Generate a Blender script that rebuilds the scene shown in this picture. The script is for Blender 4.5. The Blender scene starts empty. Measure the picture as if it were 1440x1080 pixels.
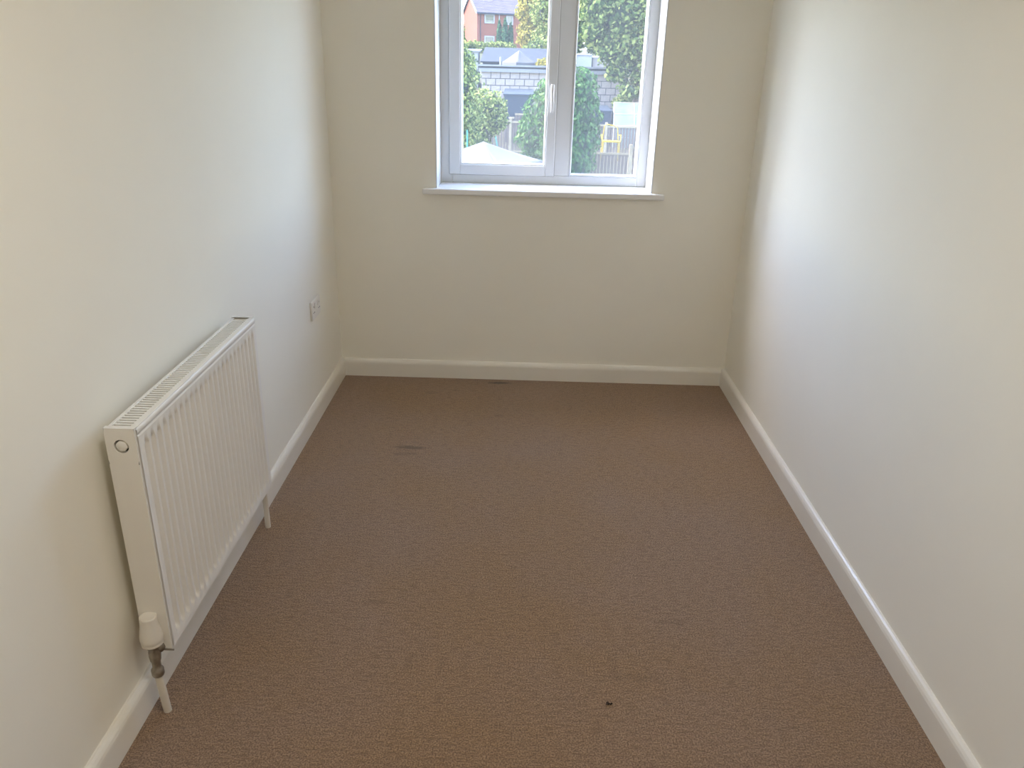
import bpy, math, random
import numpy as np
from mathutils import Matrix, Vector

random.seed(7)
rng = np.random.default_rng(11)
scene = bpy.context.scene
COL = scene.collection

# ------------------------------------------------------------------ camera
PITCH, YAW, ROLL = 0.38909, -0.00822, 0.02573
CAM = (0.9336, 0.0, 1.56)
FPX = 1105.0


def camera_axes():
    f = Vector((math.sin(YAW) * math.cos(PITCH), math.cos(YAW) * math.cos(PITCH), -math.sin(PITCH)))
    r0 = Vector((math.cos(YAW), -math.sin(YAW), 0.0))
    u0 = r0.cross(f)
    r = math.cos(ROLL) * r0 + math.sin(ROLL) * u0
    u = -math.sin(ROLL) * r0 + math.cos(ROLL) * u0
    return r, u, f


cd = bpy.data.cameras.new('camera')
cam = bpy.data.objects.new('camera', cd)
COL.objects.link(cam)
_r, _u, _f = camera_axes()
cam.matrix_world = Matrix(((_r.x, _u.x, -_f.x, CAM[0]), (_r.y, _u.y, -_f.y, CAM[1]), (_r.z, _u.z, -_f.z, CAM[2]), (0, 0, 0, 1)))
cd.sensor_fit = 'HORIZONTAL'
cd.sensor_width = 36.0
cd.lens = FPX * 36.0 / 1440.0
cd.clip_start = 0.02
cd.clip_end = 600
scene.camera = cam

# ------------------------------------------------------------------ world, sun, exposure
SUN_DIR = Vector((-0.60, 0.125, 0.78)).normalized()
world = bpy.data.worlds.new('sky')
scene.world = world
world.use_nodes = True
wn = world.node_tree
wn.nodes.clear()
w_out = wn.nodes.new('ShaderNodeOutputWorld')
w_bg = wn.nodes.new('ShaderNodeBackground')
w_sky = wn.nodes.new('ShaderNodeTexSky')
w_sky.sky_type = 'NISHITA'
w_sky.sun_disc = False
w_sky.sun_elevation = math.asin(SUN_DIR.z)
w_sky.sun_rotation = math.atan2(SUN_DIR.x, SUN_DIR.y)
w_sky.air_density = 1.0
w_sky.dust_density = 1.6
w_sky.ozone_density = 1.5
w_bg.inputs['Strength'].default_value = 3.05
wn.links.new(w_sky.outputs[0], w_bg.inputs[0])
wn.links.new(w_bg.outputs[0], w_out.inputs[0])

sd = bpy.data.lights.new('sun', 'SUN')
sd.energy = 8.5
sd.angle = math.radians(0.6)
sd.color = (1.0, 0.95, 0.86)
sun = bpy.data.objects.new('sun', sd)
COL.objects.link(sun)
sun.rotation_euler = SUN_DIR.to_track_quat('Z', 'Y').to_euler()
sun.location = (0, 0, 30)

scene.view_settings.view_transform = 'Standard'
scene.view_settings.look = 'None'
scene.view_settings.gamma = 1.0
scene.view_settings.use_curve_mapping = False
scene.view_settings.exposure = 0.58
scene.cycles.use_denoising = True
scene.cycles.max_bounces = 20
scene.cycles.diffuse_bounces = 14
scene.cycles.transparent_max_bounces = 16
scene.cycles.sample_clamp_indirect = 10.0

FILL_W, FILL_COLOR = 9.2, (1.0, 0.92, 0.82)  # power and colour of the added fill lamp

# room size (metres): left wall x=0, right wall x=W, window wall y=D
W, D, H = 2.0167, 3.8796, 2.40
BACK = -1.10
OPX0, OPX1, OPZ0, OPZ1 = 0.510, 1.553, 0.960, 2.12      # hole in the window wall
FRY = D + 0.208                                           # room-side face of the window frame
OUT = D + 0.33                                            # outside face of the wall

# sky light enters through the window: portal tells the sampler where
pd = bpy.data.lights.new('window_daylight_portal', 'AREA')
pd.shape = 'RECTANGLE'
pd.size = OPX1 - OPX0
pd.size_y = OPZ1 - OPZ0
pd.cycles.is_portal = True
po = bpy.data.objects.new('window_daylight_portal', pd)
COL.objects.link(po)
po.location = ((OPX0 + OPX1) / 2, OUT + 0.01, (OPZ0 + OPZ1) / 2)
po.rotation_euler = (math.radians(-90), 0, 0)


# ------------------------------------------------------------------ materials
def new_mat(name):
    m = bpy.data.materials.new(name)
    m.use_nodes = True
    m.node_tree.nodes.clear()
    return m, m.node_tree


def principled(name, color, rough=0.6, var=0.0, scale=8.0, bump=0.0, bscale=60.0, metallic=0.0, spec=0.4, dist=0.002, color2=None):
    m, t = new_mat(name)
    N, L = t.nodes, t.links
    out = N.new('ShaderNodeOutputMaterial')
    b = N.new('ShaderNodeBsdfPrincipled')
    L.new(b.outputs[0], out.inputs[0])
    b.inputs['Roughness'].default_value = rough
    b.inputs['Metallic'].default_value = metallic
    b.inputs['Specular IOR Level'].default_value = spec
    tc = N.new('ShaderNodeTexCoord')
    nz = N.new('ShaderNodeTexNoise')
    nz.inputs['Scale'].default_value = scale
    nz.inputs['Detail'].default_value = 4
    L.new(tc.outputs['Object'], nz.inputs['Vector'])
    mix = N.new('ShaderNodeMix')
    mix.data_type = 'RGBA'
    c2 = color2 or tuple(max(0, c * (1 - var)) for c in color)
    mix.inputs[6].default_value = (*color, 1)
    mix.inputs[7].default_value = (*c2, 1)
    mr = N.new('ShaderNodeMapRange')
    mr.inputs[1].default_value = 0.35
    mr.inputs[2].default_value = 0.65
    L.new(nz.outputs[0], mr.inputs[0])
    L.new(mr.outputs[0], mix.inputs[0])
    L.new(mix.outputs[2], b.inputs['Base Color'])
    if bump > 0:
        nb = N.new('ShaderNodeTexNoise')
        nb.inputs['Scale'].default_value = bscale
        nb.inputs['Detail'].default_value = 5
        L.new(tc.outputs['Object'], nb.inputs['Vector'])
        bp = N.new('ShaderNodeBump')
        bp.inputs['Strength'].default_value = bump
        bp.inputs['Distance'].default_value = dist
        L.new(nb.outputs[0], bp.inputs['Height'])
        L.new(bp.outputs[0], b.inputs['Normal'])
    return m


def leaf_mat(name, stops, trans=0.35):
    m, t = new_mat(name)
    N, L = t.nodes, t.links
    out = N.new('ShaderNodeOutputMaterial')
    geo = N.new('ShaderNodeNewGeometry')
    ramp = N.new('ShaderNodeValToRGB')
    els = ramp.color_ramp.elements
    while len(els) < len(stops):
        els.new(0.5)
    for i, c in enumerate(stops):
        els[i].position = i / (len(stops) - 1)
        els[i].color = (*c, 1)
    L.new(geo.outputs['Random Per Island'], ramp.inputs[0])
    d = N.new('ShaderNodeBsdfDiffuse')
    tr = N.new('ShaderNodeBsdfTranslucent')
    mx = N.new('ShaderNodeMixShader')
    mx.inputs[0].default_value = trans
    L.new(ramp.outputs[0], d.inputs[0])
    L.new(ramp.outputs[0], tr.inputs[0])
    L.new(d.outputs[0], mx.inputs[1])
    L.new(tr.outputs[0], mx.inputs[2])
    L.new(mx.outputs[0], out.inputs[0])
    return m


def glass_mat(name, tint=(0.975, 0.962, 0.965), refl=0.05, haze=0.05):
    m, t = new_mat(name)
    N, L = t.nodes, t.links
    out = N.new('ShaderNodeOutputMaterial')
    tp = N.new('ShaderNodeBsdfTransparent')
    tp.inputs[0].default_value = (*tint, 1)
    gl = N.new('ShaderNodeBsdfGlossy')
    gl.inputs['Roughness'].default_value = 0.02
    tl = N.new('ShaderNodeBsdfTranslucent')
    tl.inputs[0].default_value = (0.95, 0.97, 1.0, 1)
    m1 = N.new('ShaderNodeMixShader')
    m1.inputs[0].default_value = refl
    m2 = N.new('ShaderNodeMixShader')
    m2.inputs[0].default_value = haze
    L.new(tp.outputs[0], m1.inputs[1])
    L.new(gl.outputs[0], m1.inputs[2])
    L.new(m1.outputs[0], m2.inputs[1])
    L.new(tl.outputs[0], m2.inputs[2])
    L.new(m2.outputs[0], out.inputs[0])
    return m


def carpet_mat():
    m, t = new_mat('brown_carpet')
    N, L = t.nodes, t.links
    out = N.new('ShaderNodeOutputMaterial')
    b = N.new('ShaderNodeBsdfPrincipled')
    L.new(b.outputs[0], out.inputs[0])
    b.inputs['Roughness'].default_value = 0.95
    b.inputs['Specular IOR Level'].default_value = 0.1
    b.inputs['Sheen Weight'].default_value = 0.25
    b.inputs['Sheen Roughness'].default_value = 0.5
    tc = N.new('ShaderNodeTexCoord')

    def noise(scale, detail, vec_scale=(1, 1, 1), rough=0.6):
        mp = N.new('ShaderNodeMapping')
        mp.inputs['Scale'].default_value = vec_scale
        L.new(tc.outputs['Object'], mp.inputs[0])
        n = N.new('ShaderNodeTexNoise')
        n.inputs['Scale'].default_value = scale
        n.inputs['Detail'].default_value = detail
        n.inputs['Roughness'].default_value = rough
        L.new(mp.outputs[0], n.inputs['Vector'])
        return n.outputs[0]

    def remap(x, a, c, lo=0.0, hi=1.0):
        r = N.new('ShaderNodeMapRange')
        r.inputs[1].default_value = a
        r.inputs[2].default_value = c
        r.inputs[3].default_value = lo
        r.inputs[4].default_value = hi
        L.new(x, r.inputs[0])
        return r.outputs[0]

    def mixc(fac, c1, c2, mode='MIX'):
        x = N.new('ShaderNodeMix')
        x.data_type = 'RGBA'
        x.blend_type = mode
        for s, c in ((6, c1), (7, c2)):
            if isinstance(c, tuple):
                x.inputs[s].default_value = (*c, 1)
            else:
                L.new(c, x.inputs[s])
        if isinstance(fac, float):
            x.inputs[0].default_value = fac
        else:
            L.new(fac, x.inputs[0])
        return x.outputs[2]

    fine = noise(235, 6, (1, 1, 1), 0.8)
    rows = noise(70, 4, (0.45, 1.6, 1))
    big = noise(1.6, 4)
    fib = mixc(remap(fine, 0.42, 0.58), CARPET_DARK, CARPET_LIGHT)
    fib = mixc(remap(rows, 0.32, 0.55), mixc(0.5, fib, CARPET_DARK), fib)
    tone = mixc(remap(big, 0.38, 0.62), (0.98, 0.97, 1.0), (0.98, 0.92, 0.78))
    col = mixc(1.0, fib, tone, 'MULTIPLY')
    # worn marks in the pile (furniture dents), each an arc or smudge of its own shape
    sep = N.new('ShaderNodeSeparateXYZ')
    L.new(tc.outputs['Object'], sep.inputs[0])

    def math_(op, a, c):
        x = N.new('ShaderNodeMath')
        x.operation = op
        for s, v in ((0, a), (1, c)):
            if isinstance(v, (int, float)):
                x.inputs[s].default_value = v
            else:
                L.new(v, x.inputs[s])
        return x.outputs[0]

    wob = remap(noise(22, 3), 0.3, 0.7, -0.35, 0.35)
    for (mx_, my_, rx, ry, k) in MARKS:
        dx = math_('DIVIDE', math_('SUBTRACT', sep.outputs[0], mx_), rx)
        dy = math_('DIVIDE', math_('SUBTRACT', sep.outputs[1], my_), ry)
        d2 = math_('ADD', math_('ADD', math_('MULTIPLY', dx, dx), math_('MULTIPLY', dy, dy)), wob)
        col = mixc(remap(d2, 0.25, 1.0, k, 0.0), col, (0.055, 0.036, 0.022))
    L.new(col, b.inputs['Base Color'])
    hsum = math_('ADD', fine, math_('MULTIPLY', rows, 0.6))
    bp = N.new('ShaderNodeBump')
    bp.inputs['Strength'].default_value = 0.9
    bp.inputs['Distance'].default_value = 0.004
    L.new(hsum, bp.inputs['Height'])
    L.new(bp.outputs[0], b.inputs['Normal'])
    return m


CARPET_DARK = (0.140, 0.084, 0.046)
CARPET_LIGHT = (0.475, 0.318, 0.200)
MARKS = [(0.475, 3.045, 0.085, 0.020, 0.5), (0.46, 2.985, 0.070, 0.018, 0.22), (0.84, 3.815, 0.07, 0.018, 0.7),
         (0.50, 3.66, 0.05, 0.02, 0.15), (0.62, 3.70, 0.03, 0.015, 0.15), (1.42, 1.94, 0.06, 0.018, 0.18),
         (0.51, 1.99, 0.05, 0.015, 0.2), (0.85, 3.40, 0.03, 0.02, 0.2), (1.28, 1.70, 0.09, 0.02, 0.15)]

M = {}
M['wall'] = principled('cream_wall_paint', (0.873, 0.850, 0.762), 0.75, 0.02, 2.0, 0.08, 120, spec=0.25, dist=0.001)
M['ceiling'] = principled('white_ceiling_paint', (0.91, 0.90, 0.88), 0.8, 0.02, 2.0, 0.1, 90, spec=0.2)
M['gloss'] = principled('cream_gloss_paint', (0.83, 0.80, 0.72), 0.28, 0.03, 5.0, 0.05, 30, spec=0.5)
M['sill'] = principled('white_gloss_sill', (0.86, 0.86, 0.85), 0.22, 0.02, 6.0, 0.03, 30, spec=0.5)
M['pvc'] = principled('white_plastic_frame', (0.74, 0.76, 0.77), 0.3, 0.02, 4.0, spec=0.5)
M['reveal'] = principled('white_reveal_paint', (0.720, 0.720, 0.710), 0.6, 0.02, 4.0)
M['radiator'] = principled('white_radiator_enamel', (0.82, 0.80, 0.75), 0.3, 0.02, 6.0, spec=0.5)
M['radiator_inner'] = principled('shade_darkened_convector', (0.060, 0.057, 0.050), 0.5, 0.1, 40.0)  # near-black colour carries the shade down inside the grille slots
M['plastic'] = principled('white_valve_plastic', (0.78, 0.75, 0.69), 0.4, 0.03, 30.0)
M['pipe'] = principled('white_painted_pipe', (0.76, 0.72, 0.64), 0.4, 0.04, 30.0)
M['valve'] = principled('dull_nickel_valve', (0.40, 0.36, 0.30), 0.42, 0.3, 60.0, metallic=0.75)
M['socket'] = principled('white_socket_plastic', (0.78, 0.76, 0.71), 0.3, 0.02, 20.0)
M['dark'] = principled('dark_slot', (0.03, 0.03, 0.03), 0.7, 0.1, 20.0)
M['seal'] = principled('grey_rubber_seal', (0.400, 0.400, 0.400), 0.6, 0.1, 20.0)
M['chrome'] = principled('satin_handle', (0.80, 0.80, 0.80), 0.25, 0.03, 20.0)
M['door'] = principled('white_door_paint', (0.82, 0.80, 0.75), 0.4, 0.02, 4.0)
M['glass'] = glass_mat('window_glass', haze=0.015)
M['carpet'] = carpet_mat()
M['lint'] = principled('dark_fluff', (0.03, 0.02, 0.015), 0.95, 0.3, 300.0)
# outside
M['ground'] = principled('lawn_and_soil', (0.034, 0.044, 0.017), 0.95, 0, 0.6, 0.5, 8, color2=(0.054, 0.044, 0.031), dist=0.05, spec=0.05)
M['house_brick'] = principled('orange_red_brick', (0.125, 0.046, 0.028), 0.9, 0.25, 3.0, 0.3, 20, spec=0.05)  # one even brick colour for all walls of the house
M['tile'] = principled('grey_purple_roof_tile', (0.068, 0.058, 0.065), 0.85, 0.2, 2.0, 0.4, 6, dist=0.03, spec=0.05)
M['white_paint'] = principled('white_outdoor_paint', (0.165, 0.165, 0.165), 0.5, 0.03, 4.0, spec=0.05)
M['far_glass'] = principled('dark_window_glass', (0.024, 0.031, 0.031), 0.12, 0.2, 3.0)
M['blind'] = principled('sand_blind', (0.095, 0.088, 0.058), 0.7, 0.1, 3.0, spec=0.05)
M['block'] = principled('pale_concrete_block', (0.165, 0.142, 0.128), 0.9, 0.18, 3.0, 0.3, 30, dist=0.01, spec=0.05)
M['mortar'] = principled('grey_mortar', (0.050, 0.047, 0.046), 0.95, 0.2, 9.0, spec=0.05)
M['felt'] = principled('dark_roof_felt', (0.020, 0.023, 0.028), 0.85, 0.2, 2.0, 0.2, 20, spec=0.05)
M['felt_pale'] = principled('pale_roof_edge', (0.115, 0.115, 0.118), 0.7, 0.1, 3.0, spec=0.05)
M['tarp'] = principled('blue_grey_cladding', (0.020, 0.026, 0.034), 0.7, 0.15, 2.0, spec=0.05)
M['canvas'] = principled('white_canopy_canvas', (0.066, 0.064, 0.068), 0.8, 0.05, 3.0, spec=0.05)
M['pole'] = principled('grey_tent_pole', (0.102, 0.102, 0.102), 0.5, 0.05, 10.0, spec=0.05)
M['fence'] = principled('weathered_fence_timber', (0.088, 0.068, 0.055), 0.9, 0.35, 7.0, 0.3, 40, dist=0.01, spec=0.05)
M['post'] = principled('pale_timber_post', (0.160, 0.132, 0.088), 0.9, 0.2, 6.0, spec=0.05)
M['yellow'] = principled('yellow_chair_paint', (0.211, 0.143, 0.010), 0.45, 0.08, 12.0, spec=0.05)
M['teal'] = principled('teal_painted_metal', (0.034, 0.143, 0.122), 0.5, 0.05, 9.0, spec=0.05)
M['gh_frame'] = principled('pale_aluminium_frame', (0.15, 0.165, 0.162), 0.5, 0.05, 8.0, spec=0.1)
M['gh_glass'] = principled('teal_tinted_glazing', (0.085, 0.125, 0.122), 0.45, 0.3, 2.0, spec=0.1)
M['bark'] = principled('grey_brown_bark', (0.044, 0.034, 0.024), 0.95, 0.3, 9.0, 0.5, 30, dist=0.02)
M['leaf_light'] = leaf_mat('light_green_leaves', [(0.022, 0.042, 0.011), (0.09, 0.12, 0.03), (0.24, 0.255, 0.08)])
M['leaf_mid'] = leaf_mat('mid_green_leaves', [(0.01, 0.022, 0.009), (0.055, 0.085, 0.024), (0.19, 0.215, 0.065)])
M['leaf_thuja'] = leaf_mat('conifer_green_sprays', [(0.01, 0.028, 0.012), (0.034, 0.075, 0.024), (0.085, 0.14, 0.045)], 0.2)
M['leaf_dark'] = leaf_mat('dark_conifer_sprays', [(0.009, 0.031, 0.018), (0.025, 0.061, 0.031), (0.043, 0.092, 0.037)], 0.2)
M['leaf_yellow'] = leaf_mat('yellow_green_leaves', [(0.055, 0.065, 0.015), (0.18, 0.155, 0.03), (0.31, 0.24, 0.06)])
M['core'] = principled('crown_inner_shade', (0.010, 0.019, 0.007), 0.95, 0.3, 5.0)  # very dark green: shade inside the crowns is put into the colour


# ------------------------------------------------------------------ mesh helpers
class MB:
    def __init__(self):
        self.v, self.f, self.smooth = [], [], []

    def add(self, verts, faces, smooth=False):
        o = len(self.v)
        self.v += [tuple(p) for p in verts]
        self.f += [tuple(i + o for i in q) for q in faces]
        self.smooth += [smooth] * len(faces)
        return self

    def box(self, x0, x1, y0, y1, z0, z1):
        return self.add([(x0, y0, z0), (x1, y0, z0), (x1, y1, z0), (x0, y1, z0), (x0, y0, z1), (x1, y0, z1), (x1, y1, z1), (x0, y1, z1)],
                        [(0, 3, 2, 1), (4, 5, 6, 7), (0, 1, 5, 4), (1, 2, 6, 5), (2, 3, 7, 6), (3, 0, 4, 7)])

    def tube(self, pts, rad, n=12, caps=True):
        pts = [Vector(p) for p in pts]
        rads = rad if isinstance(rad, (list, tuple)) else [rad] * len(pts)
        rings = []
        for i, p in enumerate(pts):
            d = (pts[min(i + 1, len(pts) - 1)] - pts[max(i - 1, 0)]).normalized()
            a = Vector((1, 0, 0)) if abs(d.x) < 0.8 else Vector((0, 1, 0))
            e1 = d.cross(a).normalized()
            e2 = d.cross(e1)
            rings.append([p + rads[i] * (math.cos(t) * e1 + math.sin(t) * e2) for t in [2 * math.pi * k / n for k in range(n)]])
        vs = [q for r in rings for q in r]
        fs = []
        for i in range(len(rings) - 1):
            for k in range(n):
                a, b_ = i * n + k, i * n + (k + 1) % n
                fs.append((a, a + n, b_ + n, b_))
        self.add(vs, fs, True)
        if caps:
            self.add(rings[0], [tuple(range(n))])
            self.add(rings[-1], [tuple(reversed(range(n)))])
        return self

    def lathe(self, prof, origin=(0, 0, 0), axis=(0, 0, 1), n=28):
        """prof: list of (radius, height) along axis"""
        ax = Vector(axis).normalized()
        a = Vector((1, 0, 0)) if abs(ax.x) < 0.8 else Vector((0, 1, 0))
        e1 = ax.cross(a).normalized()
        e2 = ax.cross(e1)
        o = Vector(origin)
        vs, fs = [], []
        for (r, h) in prof:
            for k in range(n):
                t = 2 * math.pi * k / n
                vs.append(o + ax * h + r * (math.cos(t) * e1 + math.sin(t) * e2))
        for i in range(len(prof) - 1):
            for k in range(n):
                p, q = i * n + k, i * n + (k + 1) % n
                fs.append((p, q, q + n, p + n))
        return self.add(vs, fs, True)

    def extrude_profile(self, prof, path):
        """prof: 2-D points (offset, z) closed; path: list of (origin, offset_dir) stations"""
        n = len(prof)
        vs, fs = [], []
        for (o, d) in path:
            o, d = Vector(o), Vector(d)
            for (a, z) in prof:
                vs.append(o + d * a + Vector((0, 0, z)))
        for i in range(len(path) - 1):
            for k in range(n):
                p, q = i * n + k, i * n + (k + 1) % n
                fs.append((p, q, q + n, p + n))
        fs.append(tuple(range(n)))
        fs.append(tuple(reversed([(len(path) - 1) * n + k for k in range(n)])))
        return self.add(vs, fs)

    def mesh(self, name):
        me = bpy.data.meshes.new(name)
        me.from_pydata(self.v, [], self.f)
        me.polygons.foreach_set('use_smooth', self.smooth)
        me.update()
        return me

    def build(self, name, mat, parent=None, bevel=0.0, loc=(0, 0, 0), fix=True):
        me = self.mesh(name)
        if fix:
            import bmesh
            bm = bmesh.new()
            bm.from_mesh(me)
            bmesh.ops.recalc_face_normals(bm, faces=bm.faces)
            bm.to_mesh(me)
            bm.free()
        me.materials.append(M[mat])
        return link(name, me, parent, loc, bevel)


def link(name, me, parent=None, loc=(0, 0, 0), bevel=0.0):
    o = bpy.data.objects.new(name, me)
    COL.objects.link(o)
    o.location = loc
    if parent is not None:
        o.parent = parent
    if bevel > 0:
        md = o.modifiers.new('bevel', 'BEVEL')
        md.width = bevel
        md.segments = 2
        md.limit_method = 'ANGLE'
    return o


def empty(name, loc, rz=0.0):
    o = bpy.data.objects.new(name, None)
    COL.objects.link(o)
    o.location = loc
    o.rotation_euler = (0, 0, rz)
    o.empty_display_size = 0.1
    return o


def tag(o, label=None, cat=None, group=None, kind=None):
    if label:
        o['label'] = label
    if cat:
        o['category'] = cat
    if group:
        o['group'] = group
    if kind:
        o['kind'] = kind
    return o


def box_part(name, mat, parent, x0, x1, y0, y1, z0, z1, bevel=0.0):
    return MB().box(x0, x1, y0, y1, z0, z1).build(name, mat, parent, bevel)


# ------------------------------------------------------------------ room shell
tag(box_part('floor', 'carpet', None, -0.15, W + 0.15, BACK - 0.15, D + 0.10, -0.2, 0.0), 'worn brown carpet covering the whole floor', 'floor', kind='structure')
tag(box_part('ceiling', 'ceiling', None, -0.15, W + 0.15, BACK - 0.15, OUT, H, H + 0.25), 'plain white ceiling above the room', 'ceiling', kind='structure')
tag(box_part('wall_left', 'wall', None, -0.15, 0.0, BACK - 0.15, OUT, -0.2, H), 'cream painted wall behind the radiator', 'wall', kind='structure')
DY0, DY1, DZ = 0.38, 1.142, 2.03
wr = MB().box(W, W + 0.15, DY1, OUT, -0.2, H).box(W, W + 0.15, BACK - 0.15, DY0, -0.2, H).box(W, W + 0.15, DY0, DY1, DZ, H)
tag(wr.build('wall_right', 'wall'), 'plain cream painted wall opposite the radiator', 'wall', kind='structure')
tag(box_part('wall_back', 'wall', None, 0, W, BACK - 0.15, BACK, -0.2, H), 'cream painted wall facing the window', 'wall', kind='structure')
wf = MB()
wf.box(0, OPX0, D, OUT, -2.7, H)
wf.box(OPX1, W, D, OUT, -2.7, H)
wf.box(OPX0, OPX1, D, OUT, -2.7, OPZ0)
wf.box(OPX0, OPX1, D, OUT, OPZ1, H)
tag(wf.build('wall_far', 'wall'), 'cream painted end wall holding the window', 'wall', kind='structure')

# skirting boards with a rounded top edge
SH, ST = 0.0945, 0.0187
prof = [(0, 0), (ST, 0), (ST, 0.066), (ST * 0.97, 0.074), (ST * 0.84, 0.082), (ST * 0.6, 0.089), (ST * 0.3, 0.0935), (0, SH)]


def skirting(name, p0, p1, d, label):
    o = MB().extrude_profile(prof, [(p0, d), (p1, d)]).build(name, 'gloss')
    tag(o, label, 'skirting board', kind='structure')


skirting('baseboard_left', (0, BACK, 0), (0, D, 0), (1, 0, 0), 'cream skirting board running under the radiator')
skirting('baseboard_right', (W, 1.222, 0), (W, D, 0), (-1, 0, 0), 'cream skirting board along the bare right wall')
skirting('baseboard_far', (ST * 0.9, D, 0), (W - ST * 0.9, D, 0), (0, -1, 0), 'cream skirting board below the window')
skirting('baseboard_back', (ST, BACK, 0), (W - ST, BACK, 0), (0, 1, 0), 'cream skirting board on the wall facing the window')

# white reveal lining of the window hole
rv = MB()
rv.box(OPX0 - 0.002, OPX0 + 0.004, D - 0.001, FRY + 0.001, 0.985, OPZ1)
rv.box(OPX1 - 0.004, OPX1 + 0.002, D - 0.001, FRY + 0.001, 0.985, OPZ1)
rv.box(OPX0, OPX1, D - 0.001, FRY + 0.001, OPZ1 - 0.004, OPZ1 + 0.002)
tag(rv.build('trim_1', 'reveal'), 'white painted reveal lining around the window', 'trim', kind='structure')

# door in the right wall near the camera, with its architrave
ar = MB()
ar.box(W - 0.018, W, DY1 + 0.006, 1.222, 0, DZ + 0.08)
ar.box(W - 0.018, W, DY0 - 0.08, DY0 - 0.006, 0, DZ + 0.08)
ar.box(W - 0.018, W, DY0 - 0.006, DY1 + 0.006, DZ + 0.006, DZ + 0.08)
tag(ar.build('trim_2', 'sill', bevel=0.004), 'white door architrave at the near end of the right wall', 'trim', kind='structure')
dr = tag(empty('door_1', (W + 0.02, DY0, 0)), 'white panelled door in the right wall', 'door', kind='structure')
box_part('door_leaf', 'door', dr, 0.0, 0.04, 0.003, DY1 - DY0 - 0.003, 0.005, DZ - 0.004)
for (a, b_) in ((0.12, 0.9), (1.05, 1.9)):
    for (c, e) in ((0.09, 0.36), (0.43, 0.70)):
        box_part('door_panel', 'door', dr, -0.006, 0.002, c, e, a, b_, 0.004)
MB().tube([(0.0, 0.06, 1.0), (-0.045, 0.06, 1.0), (-0.05, 0.08, 1.0), (-0.05, 0.18, 1.0)], 0.009).build('door_handle', 'chrome', dr)

# ------------------------------------------------------------------ window
win = tag(empty('window_1', (0, FRY, 0)), 'white plastic casement window with two panes above a gloss sill', 'window', kind='structure')
FB, FT = 0.985, OPZ1 - 0.002
FX0, FX1 = OPX0 + 0.001, OPX1 - 0.001
fr = MB()
fd = 0.07
for (x0, x1, z0, z1) in ((FX0, 0.572, FB, FT), (1.505, FX1, FB, FT), (0.572, 1.505, FT - 0.055, FT), (0.572, 1.505, FB, 1.030)):
    fr.box(x0, x1, 0, fd, z0, z1)
fr.build('frame', 'pvc', win, 0.004)
MB().box(1.078, 1.160, 0.0, fd, 1.030, FT - 0.055).build('mullion', 'pvc', win, 0.004)
# outside weather sill
ws = MB()
ws.add([(FX0, fd, 0.99), (FX1, fd, 0.99), (FX1, fd + 0.13, 0.965), (FX0, fd + 0.13, 0.965),
        (FX0, fd, 1.020), (FX1, fd, 1.020), (FX1, fd + 0.13, 0.995), (FX0, fd + 0.13, 0.995)],
       [(0, 3, 2, 1), (4, 5, 6, 7), (0, 1, 5, 4), (1, 2, 6, 5), (2, 3, 7, 6), (3, 0, 4, 7)])
ws.build('weather_sill', 'pvc', win)
# opening sash, proud of the frame
sash = empty('sash', (0, 0, 0))
sash.parent = win
sx0, sx1, sz0, sz1 = 0.557, 1.083, 1.028, FT - 0.040
gx0, gx1, gz0, gz1 = 0.611, 1.038, 1.078, FT - 0.092
sb = MB()
for (x0, x1, z0, z1) in ((sx0, gx0, sz0, sz1), (gx1, sx1, sz0, sz1), (gx0, gx1, sz0, gz0), (gx0, gx1, gz1, sz1)):
    sb.box(x0, x1, -0.018, 0.055, z0, z1)
sb.build('sash_frame', 'pvc', sash, 0.004)


def bead(parent, x0, x1, z0, z1, y0=-0.006, w=0.009):
    q = MB()
    for (a, b_, c, e) in ((x0, x0 + w, z0, z1), (x1 - w, x1, z0, z1), (x0 + w, x1 - w, z0, z0 + w), (x0 + w, x1 - w, z1 - w, z1)):
        q.box(a, b_, y0, 0.02, c, e)
    q.build('glazing_bead', 'pvc', parent, 0.003)
    g = MB()
    for (a, b_, c, e) in ((x0, x0 + 0.012, z0, z1), (x1 - 0.012, x1, z0, z1), (x0, x1, z1 - 0.012, z1)):
        g.box(a, b_, 0.034, 0.058, c, e)
    # sloping outer ledge under the pane
    g.add([(x0, 0.034, z0), (x1, 0.034, z0), (x1, 0.15, z0 - 0.03), (x0, 0.15, z0 - 0.03),
           (x0, 0.034, z0 + 0.012), (x1, 0.034, z0 + 0.012), (x1, 0.15, z0 - 0.008), (x0, 0.15, z0 - 0.008)],
          [(0, 3, 2, 1), (4, 5, 6, 7), (0, 1, 5, 4), (1, 2, 6, 5), (2, 3, 7, 6), (3, 0, 4, 7)])
    g.build('outer_ledge', 'pvc', parent)


def pane(parent, x0, x1, z0, z1):
    box_part('pane', 'glass', parent, x0, x1, 0.024, 0.026, z0, z1)


bead(sash, gx0 - 0.002, gx1 + 0.002, gz0 - 0.002, gz1 + 0.002, -0.012)
pane(sash, gx0, gx1, gz0, gz1)
# handle on the meeting stile
hb = MB().box(1.050, 1.070, -0.030, -0.018, 1.375, 1.445)
hb.tube([(1.060, -0.028, 1.455), (1.060, -0.045, 1.458), (1.060, -0.050, 1.44), (1.060, -0.050, 1.335)], [0.008, 0.009, 0.008, 0.006], 10)
hb.build('handle', 'chrome', sash, 0.002)
bead(win, 1.160, 1.505, 1.030, FT - 0.055, -0.004)
pane(win, 1.162, 1.503, 1.032, FT - 0.057)
# gasket line between sash and frame
gs = MB()
for (a, b_, c, e) in ((sx0 - 0.003, sx0, sz0, sz1), (sx1, sx1 + 0.003, sz0, sz1), (sx0, sx1, sz0 - 0.003, sz0)):
    gs.box(a, b_, -0.004, 0.0, c, e)
gs.build('gasket', 'seal', win)
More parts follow.
